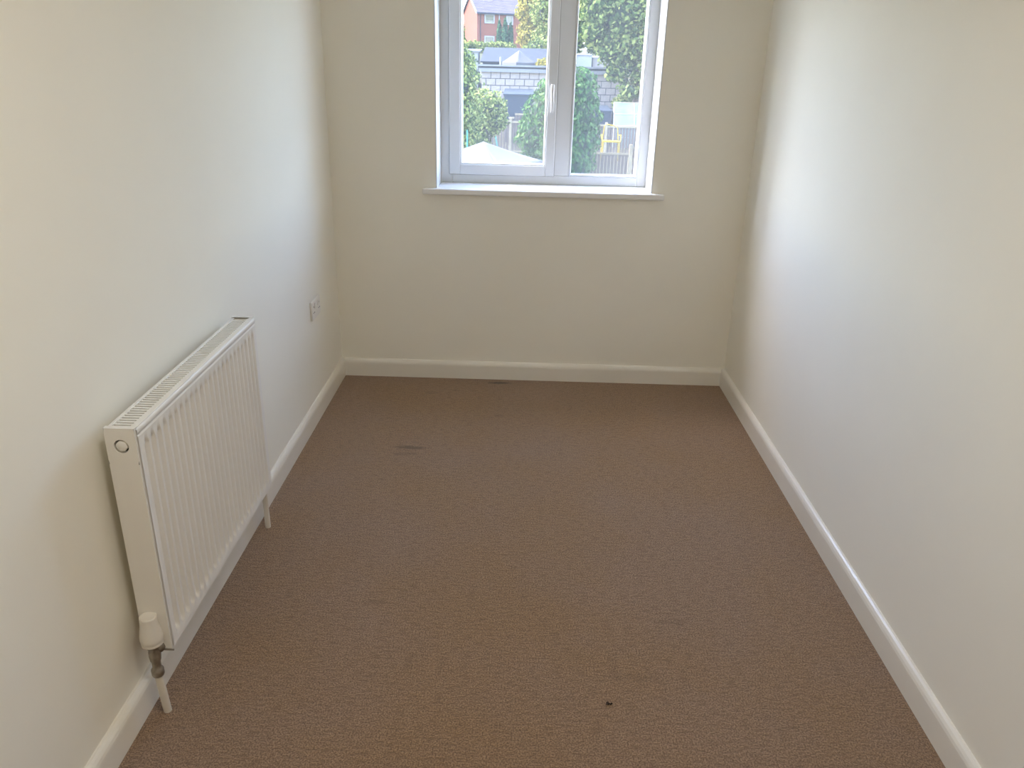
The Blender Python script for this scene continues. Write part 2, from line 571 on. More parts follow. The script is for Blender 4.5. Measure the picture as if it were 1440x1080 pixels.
# window board
sl = MB().box(0.446, 1.612, D - 0.032, D, 0.958, 0.986).box(OPX0 + 0.001, OPX1 - 0.001, D, FRY, 0.962, 0.986)
tag(sl.build('trim_3', 'sill', None, 0.006), 'white gloss window board projecting under the window', 'window sill', kind='structure')

# ------------------------------------------------------------------ radiator
RY0, RY1, RZ0, RZ1 = 1.542, 2.346, 0.198, 0.797
XF, XB = 0.100, 0.036
rad = tag(empty('radiator', (0, RY0, 0)), 'white ribbed panel radiator on the left wall with a valve at its near end', 'radiator')
RL = RY1 - RY0


def smooth(t):
    t = max(0.0, min(1.0, t))
    return t * t * (3 - 2 * t)


NR = 24
pitch = (RL - 0.036) / NR
ys, us = [], []
ys.append(0.0); us.append(None)
ys.append(0.014); us.append(None)
samples_u = (0.0, 0.13, 0.15, 0.24, 0.27, 0.5, 0.73, 0.76, 0.85, 0.87)
for i in range(NR):
    for s in samples_u:
        ys.append(0.018 + pitch * (i + s)); us.append(s)
ys.append(RL - 0.018); us.append(0.0)
ys.append(RL - 0.014); us.append(None)
ys.append(RL); us.append(None)
zs = [RZ0, RZ0 + 0.006, RZ0 + 0.010] + [RZ0 + 0.010 + 0.035 * k / 8 for k in range(1, 9)] + [RZ0 + 0.045 + (RZ1 - 0.064 - RZ0 - 0.045) * k / 6 for k in range(1, 7)] + \
     [RZ1 - 0.064 + 0.040 * k / 8 for k in range(1, 9)] + [RZ1 - 0.0205, RZ1 - 0.018, RZ1 - 0.0155, RZ1 - 0.010, RZ1 - 0.004, RZ1]


def ribdepth(u, z):
    """hollow between two raised waterways; narrows to a point at both ends"""
    if u is None:
        return 0.0
    k = min(smooth((z - RZ0 - 0.010) / 0.035), smooth((RZ1 - 0.024 - z) / 0.040))
    if k <= 0:
        return 0.0
    t = abs(u - 0.5) / 0.5            # 0 in the hollow centre, 1 at the ridge
    half = 0.70 * (0.25 + 0.75 * k)
    return 0.0135 * k * smooth((half - t) / (half * 0.32))


pm = MB()
V_, F_ = [], []
ny = len(ys)
for z in zs:
    edge = 0.0
    if z > RZ1 - 0.003:
        edge = 0.004
    elif RZ1 - 0.0185 < z < RZ1 - 0.0175:
        edge = 0.003                   # seam under the rolled top lip
    for y, u in zip(ys, us):
        V_.append((XF - ribdepth(u, z) - edge, y, z))
for j in range(len(zs) - 1):
    for i in range(ny - 1):
        a = j * ny + i
        F_.append((a, a + 1, a + ny + 1, a + ny))
pm.add(V_, F_, True)
fp = pm.build('front_panel', 'radiator', rad, fix=False)
# closed edges of the panel (return lips)
lp = MB()
lp.box(XF - 0.022, XF - 0.0015, 0.0, RL, RZ0 - 0.001, RZ0 + 0.002)
lp.build('bottom_lip', 'radiator', rad, 0.001)
box_part('top_lip', 'radiator', rad, XF - 0.014, XF - 0.002, 0.0, RL, RZ1 - 0.012, RZ1 + 0.0015, 0.001)
# rear panel and convector between
box_part('rear_panel', 'radiator', rad, XB - 0.004, XB, 0.004, RL - 0.004, RZ0 + 0.01, RZ1 - 0.004)
cf = MB()
nf = 40
for i in range(nf):
    y = 0.02 + (RL - 0.04) * i / (nf - 1)
    cf.box(XB + 0.001, XF - 0.016, y, y + 0.0012, RZ0 + 0.03, RZ1 - 0.05)
tag(cf.build('convector_fins', 'radiator_inner', rad), kind='stuff')


# side covers: plate with a round plug hole
def side_cover(y0, y1, name):
    s = empty('side_cover', (0, 0, 0))
    s.parent = rad
    xa, xb = XB - 0.006, XF - 0.002
    z0, z1 = RZ0, RZ1 + 0.002
    cx, cz, r = (xa + xb) / 2, RZ1 - 0.042, 0.0165
    n = 40
    face = y0 if name == 'near' else y1
    back = y1 if name == 'near' else y0
    circ, rect = [], []
    rc = 0.012
    for k in range(n):
        t = 2 * math.pi * k / n
        c, e = math.cos(t), math.sin(t)
        circ.append((cx + r * c, cz + r * e))
        # ray to rounded rectangle
        hx = (xb - xa) / 2
        up, dn = z1 - cz, cz - z0
        tx = hx / abs(c) if abs(c) > 1e-6 else 1e9
        tz = (up if e > 0 else dn) / abs(e) if abs(e) > 1e-6 else 1e9
        q = min(tx, tz)
        rect.append([cx + q * c, cz + q * e])
    m = MB()
    # upper square region around the hole, lower plain plate
    sq = []
    zc = cz - (z1 - cz)
    for k in range(n):
        t = 2 * math.pi * k / n
        c, e = math.cos(t), math.sin(t)
        hx, hz = (xb - xa) / 2, z1 - cz
        q = min(hx / max(abs(c), 1e-6), hz / max(abs(e), 1e-6))
        sq.append((cx + q * c, cz + q * e))
    vs = [(x, face, z) for (x, z) in circ] + [(x, face, z) for (x, z) in sq] + [(x, back, z) for (x, z) in circ]
    fs = [(k, (k + 1) % n, n + (k + 1) % n, n + k) for k in range(n)]
    fs += [(k, (k + 1) % n, 2 * n + (k + 1) % n, 2 * n + k) for k in range(n)]
    m.add(vs, fs)
    m.add([(xa, face, z0), (xb, face, z0), (xb, face, zc), (xa, face, zc)], [(0, 1, 2, 3)])
    # returns round the outside edge
    ret = [(xa, z0), (xb, z0), (xb, z1), (xa, z1)]
    vs = [(x, face, z) for (x, z) in ret] + [(x, back, z) for (x, z) in ret]
    m.add(vs, [(k, (k + 1) % 4, 4 + (k + 1) % 4, 4 + k) for k in range(4)])
    m.build('side_plate', 'radiator', s)
    pl = MB()
    sgn = 1 if name == 'near' else -1
    pl.lathe([(0.0125, 0.012), (0.0125, 0.0012), (0.0115, 0.0), (0.0, 0.0)], (cx, face, cz), (0, sgn, 0), 28)
    pl.build('air_vent_plug', 'radiator', s)


side_cover(-0.008, 0.004, 'near')
side_cover(RL - 0.004, RL + 0.005, 'far')
# top grille
gr = empty('top_grille', (0, 0, 0))
gr.parent = rad
box_part('grille_rail', 'radiator', gr, XB - 0.004, XB + 0.004, 0.004, RL - 0.004, RZ1 - 0.006, RZ1, 0.001)
box_part('grille_rail', 'radiator', gr, XF - 0.018, XF - 0.013, 0.004, RL - 0.004, RZ1 - 0.006, RZ1, 0.001)
slat_me = MB().box(XB + 0.003, XF - 0.015, 0, 0.0064, RZ1 - 0.012, RZ1 - 0.002).mesh('slat')
slat_me.materials.append(M['radiator'])
ns = 62
for i in range(ns):
    link('slat', slat_me, gr, (0, 0.008 + (RL - 0.0215) * i / (ns - 1), 0))

# valve at the near end
vx, vy = 0.060, -0.022        # relative to radiator origin
va = empty('thermostatic_valve', (0, 0, 0))
va.parent = rad
vb = MB()
vb.lathe([(0.0, 0.128), (0.0135, 0.128), (0.0150, 0.132), (0.0150, 0.146), (0.0125, 0.150), (0.0105, 0.154), (0.0105, 0.170), (0.013, 0.176), (0.0145, 0.190),
          (0.0135, 0.204), (0.012, 0.212), (0.0165, 0.216), (0.0165, 0.228), (0.0, 0.228)], (vx, vy, 0), (0, 0, 1), 24)
vb.lathe([(0.0, -0.002), (0.011, 0.0), (0.011, 0.008), (0.0165, 0.009), (0.0165, 0.018), (0.011, 0.019), (0.011, 0.045)], (vx + 0.006, vy, 0.206), (0, 1, 0), 16)
vb.build('valve_body', 'valve', va)
hd = MB()
hd.lathe([(0.0, 0.224), (0.0225, 0.224), (0.0255, 0.227), (0.0260, 0.231), (0.0248, 0.2335), (0.0262, 0.236), (0.0270, 0.243), (0.0268, 0.252), (0.0245, 0.266), (0.0215, 0.282),
          (0.0203, 0.300), (0.0203, 0.304), (0.0196, 0.3062), (0.0186, 0.3068)], (vx, vy, 0), (0, 0, 1), 36)
for (r_, z_) in ((0.0186, 0.3068), (0.0152, 0.3074)):
    hd.add([(vx + r_ * math.cos(2 * math.pi * k / 36), vy + r_ * math.sin(2 * math.pi * k / 36), z_) for k in range(36)], [tuple(range(36))])
hd.build('valve_head', 'plastic', va)
sp = MB().box(XF - 0.030, XF + 0.004, -0.012, -0.009, RZ0 - 0.002, RZ0 + 0.001)
sp.build('valve_spindle', 'valve', va)
MB().tube([(vx, vy + 0.012, -0.002), (vx, vy, 0.130)], 0.0100, 16).build('supply_pipe', 'pipe', rad)
fy = RL + 0.045
MB().tube([(0.055, fy, -0.002), (0.055, fy, 0.160)], 0.0095, 16).build('return_pipe', 'pipe', rad)
lk = MB()
lk.lathe([(0.0, 0.156), (0.013, 0.156), (0.013, 0.172), (0.011, 0.176), (0.011, 0.20), (0.014, 0.204), (0.013, 0.235), (0.0, 0.237)], (0.055, fy, 0), (0, 0, 1), 18)
lk.lathe([(0.009, 0.0), (0.009, 0.045)], (0.055, fy - 0.045, 0.19), (0, 1, 0), 14)
lk.build('lockshield_valve', 'plastic', rad)
for yb_ in (0.12, RL - 0.15):
    box_part('wall_bracket', 'radiator', rad, 0.0, XB - 0.003, yb_, yb_ + 0.03, RZ0 + 0.06, RZ1 - 0.06)

# ------------------------------------------------------------------ socket on left wall
so = tag(empty('wall_socket', (0, 3.41, 0.508)), 'white double wall socket low on the left wall near the corner', 'socket')
box_part('faceplate', 'socket', so, 0.0, 0.011, -0.073, 0.073, -0.043, 0.043, 0.004)
for s in (-1, 1):
    sw = box_part('rocker_switch', 'socket', so, 0.010, 0.0145, s * 0.026 - 0.008, s * 0.026 + 0.008, 0.006, 0.030, 0.002)
    hh = MB()
    yc = s * 0.045
    hh.box(0.0105, 0.0115, yc - 0.002, yc + 0.002, 0.012, 0.020)
    hh.box(0.0105, 0.0115, yc - 0.012, yc - 0.005, -0.012, -0.008)
    hh.box(0.0105, 0.0115, yc + 0.005, yc + 0.012, -0.012, -0.008)
    tag(hh.build('pin_holes', 'dark', so), kind='stuff')

# crumb of fluff on the carpet
lm = MB()
for k in range(5):
    a = random.uniform(0, 6.28)
    p = (random.uniform(-.004, .004), random.uniform(-.003, .003), 0.002)
    lm.tube([p, (p[0] + .005 * math.cos(a), p[1] + .004 * math.sin(a), 0.004), (p[0] + .008 * math.cos(a + .6), p[1] + .006 * math.sin(a + .6), 0.002)], [.0012, .002, .001], 6)
tag(lm.build('fluff', 'lint', None, loc=(1.2, 1.60, 0.0)), 'tiny dark speck of fluff on the brown carpet', 'fluff')

# unseen ceiling lamp, added above the frame to fill the room with light
cl = tag(empty('added_fill_lamp', (W / 2, 0.75, H)), 'added round ceiling lamp, out of view, brightening the room', 'lamp')
MB().lathe([(0.0, 0.0), (0.255, 0.0), (0.26, -0.004), (0.26, -0.035), (0.25, -0.04), (0.245, -0.036)], (0, 0, 0), (0, 0, 1), 40).build('fill_lamp_rim', 'plastic', cl)
MB().lathe([(0.245, -0.030), (0.0, -0.030)], (0, 0, 0), (0, 0, 1), 40).build('fill_lamp_diffuser', 'plastic', cl)
ld = bpy.data.lights.new('fill_light', 'AREA')
ld.shape = 'DISK'
ld.size = 0.48
ld.energy = FILL_W
ld.color = FILL_COLOR
lo = bpy.data.objects.new('fill_light', ld)
COL.objects.link(lo)
lo.parent = cl
lo.location = (0, 0, -0.042)

# ================================================================== outside
# ------------------------------------------------------------------ terrain, rising away from the house
TY = [OUT + 0.0, 16, 30, 36, 41, 46, 52, 60, 70, 80, 100, 140, 220]
TZ = [-2.70, -2.6, -2.35, -2.2, -1.75, -0.3, 0.3, 1.1, 2.2, 2.5, 3.0, 4.0, 6.0]


def ground_z(y):
    return float(np.interp(y, TY, TZ))


tm = MB()
gx = np.linspace(-70, 70, 57)
gy = np.concatenate([np.linspace(OUT, 60, 60), np.linspace(62, 220, 40)])
vs = [(x, y, ground_z(y) + 0.03 * math.sin(x * 1.3) * math.cos(y * 0.9)) for y in gy for x in gx]
n = len(gx)
fs = [(j * n + i, j * n + i + 1, (j + 1) * n + i + 1, (j + 1) * n + i) for j in range(len(gy) - 1) for i in range(n - 1)]
tm.add(vs, fs, True)
tag(tm.build('ground', 'ground', fix=False), 'grass and soil of the gardens beyond the window', 'ground', kind='structure')


# ------------------------------------------------------------------ foliage
def leaf_mesh(name, P, Nn, size, mat, aspect=0.55, up=0.0):
    """P centres, Nn facing directions: one small bent quad per leaf"""
    k = len(P)
    a = rng.normal(size=(k, 3))
    a[:, 2] += up
    t = a - (a * Nn).sum(1)[:, None] * Nn
    t /= np.linalg.norm(t, axis=1)[:, None] + 1e-9
    b = np.cross(Nn, t)
    s = (size * rng.uniform(0.6, 1.35, k))[:, None]
    v0 = P - t * s
    v1 = P + b * s * aspect + Nn * s * 0.12
    v2 = P + t * s
    v3 = P - b * s * aspect + Nn * s * 0.12
    V = np.stack([v0, v1, v2, v3], 1).reshape(-1, 3)
    me = bpy.data.meshes.new(name)
    me.vertices.add(4 * k)
    me.vertices.foreach_set('co', V.ravel())
    me.loops.add(4 * k)
    me.loops.foreach_set('vertex_index', np.arange(4 * k))
    me.polygons.add(k)
    me.polygons.foreach_set('loop_start', np.arange(0, 4 * k, 4))
    me.update(calc_edges=True)
    me.validate()
    me.materials.append(M[mat])
    return me


def blob_points(blobs, count, lump=0.18, shell=0.35):
    vol = np.array([b[3] * b[5] + b[4] * b[5] for b in blobs])
    pick = rng.choice(len(blobs), count, p=vol / vol.sum())
    B = np.array(blobs)[pick]
    d = rng.normal(size=(count, 3))
    d /= np.linalg.norm(d, axis=1)[:, None]
    wob = 1 + lump * (np.sin(d[:, 0] * 7 + B[:, 0] * 5) * np.cos(d[:, 2] * 8 + B[:, 2] * 3) + 0.6 * np.sin(d[:, 1] * 13 + d[:, 2] * 11))
    r = (1 - shell * rng.random(count) ** 1.5) * wob
    P = B[:, :3] + d * B[:, 3:6] * r[:, None]
    Nn = d + rng.normal(size=(count, 3)) * 0.55
    Nn /= np.linalg.norm(Nn, axis=1)[:, None]
    return P, Nn


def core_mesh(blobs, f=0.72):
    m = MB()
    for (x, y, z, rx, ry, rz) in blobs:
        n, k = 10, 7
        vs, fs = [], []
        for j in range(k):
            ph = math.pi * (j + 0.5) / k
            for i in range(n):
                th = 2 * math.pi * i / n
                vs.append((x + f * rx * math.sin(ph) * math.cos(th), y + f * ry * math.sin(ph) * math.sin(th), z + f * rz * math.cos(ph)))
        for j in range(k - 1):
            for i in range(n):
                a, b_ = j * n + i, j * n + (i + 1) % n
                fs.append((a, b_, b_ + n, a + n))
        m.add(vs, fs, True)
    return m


def tree(name, label, cat, base, blobs, count, size, leafm, group=None, trunk_r=0.12, up=0.0, core=0.66, lump=0.18, branches=4):
    bx_, by_ = base
    bz = ground_z(by_) - 0.05
    root = tag(empty(name, (bx_, by_, bz)), label, cat, group)
    rel = [(x - bx_, y - by_, z - bz, rx, ry, rz) for (x, y, z, rx, ry, rz) in blobs]
    P, Nn = blob_points(rel, count, lump)
    tag(link('foliage', leaf_mesh('foliage', P, Nn, size, leafm, up=up), root), kind='stuff')
    top = max(rel, key=lambda b: b[5])
    tk = MB().tube([(0, 0, 0), (top[0] * 0.3, top[1] * 0.3, top[2] * 0.4), (top[0], top[1], top[2])], [trunk_r, trunk_r * 0.8, trunk_r * 0.4], 9)
    for b in rel[:branches]:
        tk.tube([(top[0] * 0.25, top[1] * 0.25, top[2] * 0.35), ((top[0] * .4 + b[0]) / 2, (top[1] * .4 + b[1]) / 2, (top[2] * .6 + b[2]) / 2), b[:3]], [trunk_r * 0.5, trunk_r * 0.4, trunk_r * 0.2], 7)
    tk.build('trunk', 'bark', root)
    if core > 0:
        core_mesh(rel, core).build('crown_core', 'core', root)  # solid dark core blocks see-through and stands in for inner shade
    return root


# big clipped conifer in the middle of the view
cz0 = -2.25
conif = [(2.15, 28, -1.45, 1.25, 1.2, 0.95), (2.05, 28, -0.75, 1.45, 1.3, 1.0), (2.17, 28, -0.05, 1.33, 1.25, 0.9), (2.32, 28, 0.6, 1.05, 1.05, 0.7), (2.45, 28, 1.0, 0.8, 0.85, 0.5)]
tree('conifer', 'large rounded green conifer in front of the back fence', 'tree', (2.15, 28), conif, 15000, 0.075, 'leaf_thuja', trunk_r=0.14, up=1.6, core=0.86, lump=0.07)
# trees and bush at the left of the view
tree('leafy_tree', 'tall pale green leafy tree at the left edge of the left pane', 'tree', (-1.15, 24),
     [(-1.05, 24, 0.9, 0.62, 0.6, 0.75), (-0.95, 24, 0.2, 0.68, 0.6, 0.6), (-1.2, 24, 1.7, 0.42, 0.45, 0.7), (-1.1, 24, -0.5, 0.75, 0.6, 0.6)], 5200, 0.062, 'leaf_light', trunk_r=0.07, core=0.55)
tree('leafy_bush', 'round pale green bush beside the fence post left of the conifer', 'bush', (-0.25, 26.5),
     [(-0.28, 26.5, 0.15, 0.62, 0.6, 0.62), (-0.62, 26.5, -0.35, 0.6, 0.6, 0.6), (-0.05, 26.5, -0.2, 0.42, 0.5, 0.42), (-0.75, 26.5, -0.95, 0.65, 0.6, 0.55)], 4600, 0.06, 'leaf_light', trunk_r=0.06, core=0.6)
# broadleaf tree filling the right pane
tree('broadleaf_tree', 'large broadleaf tree with bright leaves filling the right pane', 'tree', (6.0, 40.5),
     [(5.3, 40, 3.6, 1.5, 1.4, 1.3), (4.2, 40, 3.9, 0.95, 1.0, 1.0), (6.4, 40, 4.0, 1.4, 1.4, 1.4), (5.0, 40, 2.3, 0.95, 1.0, 0.95), (6.3, 40, 2.5, 1.2, 1.2, 1.2),
      (4.1, 40, 5.3, 1.3, 1.2, 1.2), (5.6, 40, 5.6, 1.6, 1.4, 1.4), (5.2, 40, 1.3, 0.62, 0.8, 0.55), (6.5, 40, 1.0, 0.75, 0.9, 0.7), (4.0, 40, 2.9, 0.62, 0.8, 0.6), (5.75, 39.6, 0.4, 0.5, 0.6, 0.45), (7.2, 40, 5.2, 1.5, 1.4, 1.5)],
     15000, 0.112, 'leaf_mid', trunk_r=0.20, core=0.62, branches=8)
tree('ivy_shrub', 'pale leafy shrub under the big tree beside the block wall', 'bush', (6.3, 41.4),
     [(6.1, 41.4, 0.1, 0.5, 0.35, 0.4), (6.75, 41.4, 0.2, 0.5, 0.35, 0.5), (5.6, 41.4, -0.25, 0.42, 0.35, 0.35)], 1800, 0.075, 'leaf_light', trunk_r=0.05, core=0.5)
# trees behind the roofs
tree('yellowing_tree', 'yellow-green tree beside the brick house', 'tree', (1.35, 63.4),
     [(0.95, 63.4, 5.2, 0.92, 0.95, 1.5), (1.0, 63.4, 3.4, 0.85, 0.95, 1.0), (1.05, 63.4, 7.2, 0.95, 0.95, 1.2)], 5200, 0.12, 'leaf_yellow', trunk_r=0.16, core=0.5)
tree('green_tree', 'mid green tree to the right of the yellowing tree', 'tree', (2.9, 60),
     [(2.3, 60, 4.9, 1.25, 1.0, 1.6), (2.4, 60, 3.0, 1.2, 1.0, 1.0), (3.4, 60, 5.6, 1.6, 1.4, 1.9), (2.2, 60, 6.9, 1.3, 1.2, 1.3)], 6500, 0.12, 'leaf_light', trunk_r=0.16, core=0.5)
tree('arched_shrub', 'low rounded dull green shrub behind the white tent roof', 'bush', (1.45, 57),
     [(1.45, 57, 2.2, 0.85, 0.7, 0.75)], 1500, 0.08, 'leaf_mid', trunk_r=0.06, core=0.7)
tree('golden_shrub', 'small golden shrub beside the white tent roof', 'bush', (1.75, 45.5),
     [(1.75, 45.5, 1.45, 0.38, 0.35, 0.32)], 700, 0.05, 'leaf_yellow', trunk_r=0.03, core=0.6)
for (x, y, h, r) in ((-1.75, 80, 2.35, 0.27), (-1.2, 79.5, 2.55, 0.28), (-0.7, 80, 2.2, 0.27)):
    side = {-1.75: 'leftmost of three dark columnar conifers before the brick house', -1.2: 'middle one of three dark columnar conifers before the brick house', -0.7: 'rightmost of three dark columnar conifers before the brick house'}[x]
    tree('columnar_conifer', side, 'tree', (x, y), [(x, y, 2.5 + h * 0.45, r, r, h * 0.58), (x, y, 2.5 + h * 0.75, r * 0.6, r * 0.6, h * 0.36)], 1300, 0.10, 'leaf_dark',
         group='columnar conifers before the house', trunk_r=0.08, up=2.0, core=0.8, lump=0.08)
hb_ = []
for i in range(8):
    hb_.append((-3.9 + i * 0.5, 70 + 0.1 * math.sin(i * 2.1), 2.62 + 0.07 * math.sin(i * 1.7), 0.42, 0.45, 0.42))
tree('garden_hedge', 'bright green clipped hedge below the brick house', 'hedge', (-2.0, 70), hb_, 3000, 0.09, 'leaf_light', trunk_r=0.05, core=0.75)
tree('dark_shrub', 'dark leafy shrub at the left edge before the white shed', 'bush', (-2.35, 44),
     [(-2.25, 44, 1.55, 0.6, 0.5, 0.55), (-2.6, 44, 2.6, 0.35, 0.4, 0.9), (-2.35, 44, 0.8, 0.8, 0.6, 0.6)], 2400, 0.07, 'leaf_mid', trunk_r=0.05, core=0.6)
# tall trees standing either side, beyond the edges of the panes
tree('side_tree', 'dense green tree far to the left outside the left pane', 'tree', (-9.5, 60),
     [(-9.5, 60, 5.0, 2.4, 2.0, 2.6), (-8.2, 60, 3.2, 1.6, 1.5, 1.6), (-11, 60, 3.4, 2.0, 1.6, 1.8)], 4500, 0.17, 'leaf_mid', trunk_r=0.2, core=0.7)
tree('side_tree', 'dense green tree far to the right behind the broadleaf tree', 'tree', (9.5, 66.8),
     [(9.0, 66.8, 3.6, 2.4, 2.0, 2.6), (7.2, 66.8, 2.6, 1.5, 1.5, 1.6), (11, 66.8, 4.4, 2.2, 1.8, 2.4), (6.0, 66.8, 4.2, 1.6, 1.4, 2.0), (4.6, 66.8, 3.6, 1.1, 1.2, 1.5), (3.9, 66.8, 6.2, 1.7, 1.4, 2.3)], 6500, 0.16, 'leaf_mid', trunk_r=0.2, core=0.7)

# ------------------------------------------------------------------ brick house
HA = math.radians(22)
hs = tag(empty('brick_house', (-4.40, 90, ground_z(90) - 0.4), HA), 'red brick house with a grey tiled roof beyond the gardens', 'house')
HL, HG = 9.0, 4.7
ez = 6.28 - (ground_z(90) - 0.4)           # eaves height above its base
az = ez + 1.62
hm = MB()
hm.add([(0, 0, 0), (HL, 0, 0), (HL, HG, 0), (0, HG, 0), (0, 0, ez), (HL, 0, ez), (HL, HG, ez), (0, HG, ez), (0, HG / 2, az), (HL, HG / 2, az)],
       [(0, 1, 5, 4), (2, 3, 7, 6), (3, 0, 4, 8, 7), (1, 2, 6, 9, 5), (0, 3, 2, 1), (4, 5, 9, 8), (6, 7, 8, 9)])
hm.build('brick_wall', 'house_brick', hs)


def roof_slope(sgn):
    m = MB()
    y_e, y_r = (-0.25, HG / 2) if sgn < 0 else (HG + 0.25, HG / 2)
    nrow = 14
    dz = (az + 0.12) - (ez - 0.10)
    for i in range(nrow):
        a, b_ = i / nrow, (i + 1) / nrow + 0.01
        ya, yb = y_e + (y_r - y_e) * a, y_e + (y_r - y_e) * b_
        za, zb = ez - 0.10 + dz * a, ez - 0.10 + dz * b_
        t = 0.05
        m.add([(-0.12, ya, za), (HL + 0.12, ya, za), (HL + 0.12, yb, zb), (-0.12, yb, zb), (-0.12, ya, za + t + 0.04), (HL + 0.12, ya, za + t + 0.04), (HL + 0.12, yb, zb + t), (-0.12, yb, zb + t)],
              [(0, 3, 2, 1), (4, 5, 6, 7), (0, 1, 5, 4), (1, 2, 6, 5), (2, 3, 7, 6), (3, 0, 4, 7)])
    m.build('roof_slope', 'tile', hs)


roof_slope(-1)
roof_slope(1)
for s in (-1, 1):
    ye = -0.22 if s < 0 else HG + 0.22
    m = MB()
    m.add([(-0.18, ye, ez - 0.22), (-0.18, HG / 2, az - 0.02), (-0.18, HG / 2, az + 0.2), (-0.18, ye, ez + 0.02),
           (-0.13, ye, ez - 0.22), (-0.13, HG / 2, az - 0.02), (-0.13, HG / 2, az + 0.2), (-0.13, ye, ez + 0.02)],
          [(0, 1, 2, 3), (4, 7, 6, 5), (0, 4, 5, 1), (1, 5, 6, 2), (2, 6, 7, 3), (3, 7, 4, 0)])
    m.build('barge_board', 'white_paint', hs)
box_part('gutter', 'felt', hs, -0.1, HL + 0.1, -0.34, -0.22, ez - 0.2, ez - 0.08)
MB().tube([(2.42, -0.06, 0.3), (2.42, -0.06, ez - 0.12)], 0.055, 8).build('downpipe', 'white_paint', hs)
box_part('downpipe', 'felt', hs, 0.32, 0.38, -0.06, 0.0, 0.3, ez - 0.15)
zb = ground_z(90) - 0.4
for (u0, u1, z0, z1, bl) in ((0.80, 1.90, 5.22, 6.10, True), (3.20, 3.98, 5.15, 6.05, False), (0.80, 1.90, 3.05, 4.02, False), (5.4, 6.5, 5.2, 6.1, False), (5.2, 6.6, 3.0, 4.0, False)):
    w = empty('window', (u0, 0, z0 - zb))
    w.parent = hs
    ww, hh_ = u1 - u0, z1 - z0
    m = MB()
    for (a, b_, c, e) in ((0, 0.11, 0, hh_), (ww - 0.11, ww, 0, hh_), (0.11, ww - 0.11, 0, 0.11), (0.11, ww - 0.11, hh_ - 0.11, hh_)):
        m.box(a, b_, -0.07, 0.02, c, e)
    m.build('window_frame', 'white_paint', w)
    box_part('pane', 'far_glass', w, 0.11, ww - 0.11, -0.02, 0.01, 0.11, hh_ - 0.11)
    if bl:
        box_part('roller_blind', 'blind', w, 0.12, ww - 0.12, -0.032, -0.021, 0.30, hh_ - 0.11)

# ------------------------------------------------------------------ block garage with flat roof
GX0, GX1, GY = -1.34, 6.0, 42.0
GBZ = -1.9
ga = tag(empty('block_garage', (GX0, GY, GBZ)), 'flat-roofed garage of pale concrete blocks behind the gardens', 'garage')
GW = GX1 - GX0
box_part('inner_wall', 'mortar', ga, 0.02, GW - 0.02, 0.03, 2.5, 0.0, 1.09 - GBZ)
bw, bh = 0.48, 0.318
blk = MB().box(0.019, bw - 0.019, 0, 0.2, 0.019, bh - 0.019).mesh('block')
blk.materials.append(M['block'])
half = MB().box(0.019, bw / 2 - 0.019, 0, 0.2, 0.019, bh - 0.019).mesh('half_block')
half.materials.append(M['block'])
for r_ in range(9):
    z = 1.085 - GBZ - (r_ + 1) * bh
    x = 0.0
    if r_ % 2:
        link('block', half, ga, (0, random.uniform(-.006, .006), z))
        x = bw / 2
    while x + bw <= GW + 0.01:
        link('block', blk, ga, (x, random.uniform(-.008, .008), z))
        x += bw
box_part('fascia_board', 'felt_pale', ga, -0.12, GW + 0.12, -0.16, -0.10, 1.07 - GBZ, 1.24 - GBZ)
box_part('shadow_gap', 'felt', ga, -0.10, GW + 0.10, -0.10, 2.55, 1.085 - GBZ, 1.33 - GBZ)
box_part('roof_edge', 'felt_pale', ga, -0.18, GW + 0.18, -0.22, -0.10, 1.33 - GBZ, 1.41 - GBZ)
box_part('flat_roof', 'felt_pale', ga, -0.16, GW + 0.16, -0.10, 2.6, 1.34 - GBZ, 1.39 - GBZ)


# ------------------------------------------------------------------ sheds
def mono_shed(name, label, x0, x1, y0, y1, z_front, z_back, wallm, roofm, over=0.12, cat='shed', door=False):
    bz = min(ground_z(y0), ground_z(y1)) - 0.1
    s = tag(empty(name, (x0, y0, bz)), label, cat)
    w, d, a, b_ = x1 - x0, y1 - y0, z_front - bz, z_back - bz
    m = MB().add([(0, 0, 0), (w, 0, 0), (w, d, 0), (0, d, 0), (0, 0, a), (w, 0, a), (w, d, b_), (0, d, b_)],
                 [(0, 3, 2, 1), (4, 5, 6, 7), (0, 1, 5, 4), (1, 2, 6, 5), (2, 3, 7, 6), (3, 0, 4, 7)])
    m.build('shed_wall', wallm, s)
    g = (b_ - a) / d
    o, t = over, 0.07
    r = MB().add([(-o, -o, a - g * o), (w + o, -o, a - g * o), (w + o, d + o, b_ + g * o), (-o, d + o, b_ + g * o),
                  (-o, -o, a - g * o + t), (w + o, -o, a - g * o + t), (w + o, d + o, b_ + g * o + t), (-o, d + o, b_ + g * o + t)],
                 [(0, 3, 2, 1), (4, 5, 6, 7), (0, 1, 5, 4), (1, 2, 6, 5), (2, 3, 7, 6), (3, 0, 4, 7)])
    r.build('shed_roof', roofm, s)
    if door:
        box_part('shed_door', 'white_paint', s, w * 0.3, w * 0.7, -0.03, 0.0, 0.1, a * 0.85)
    return s


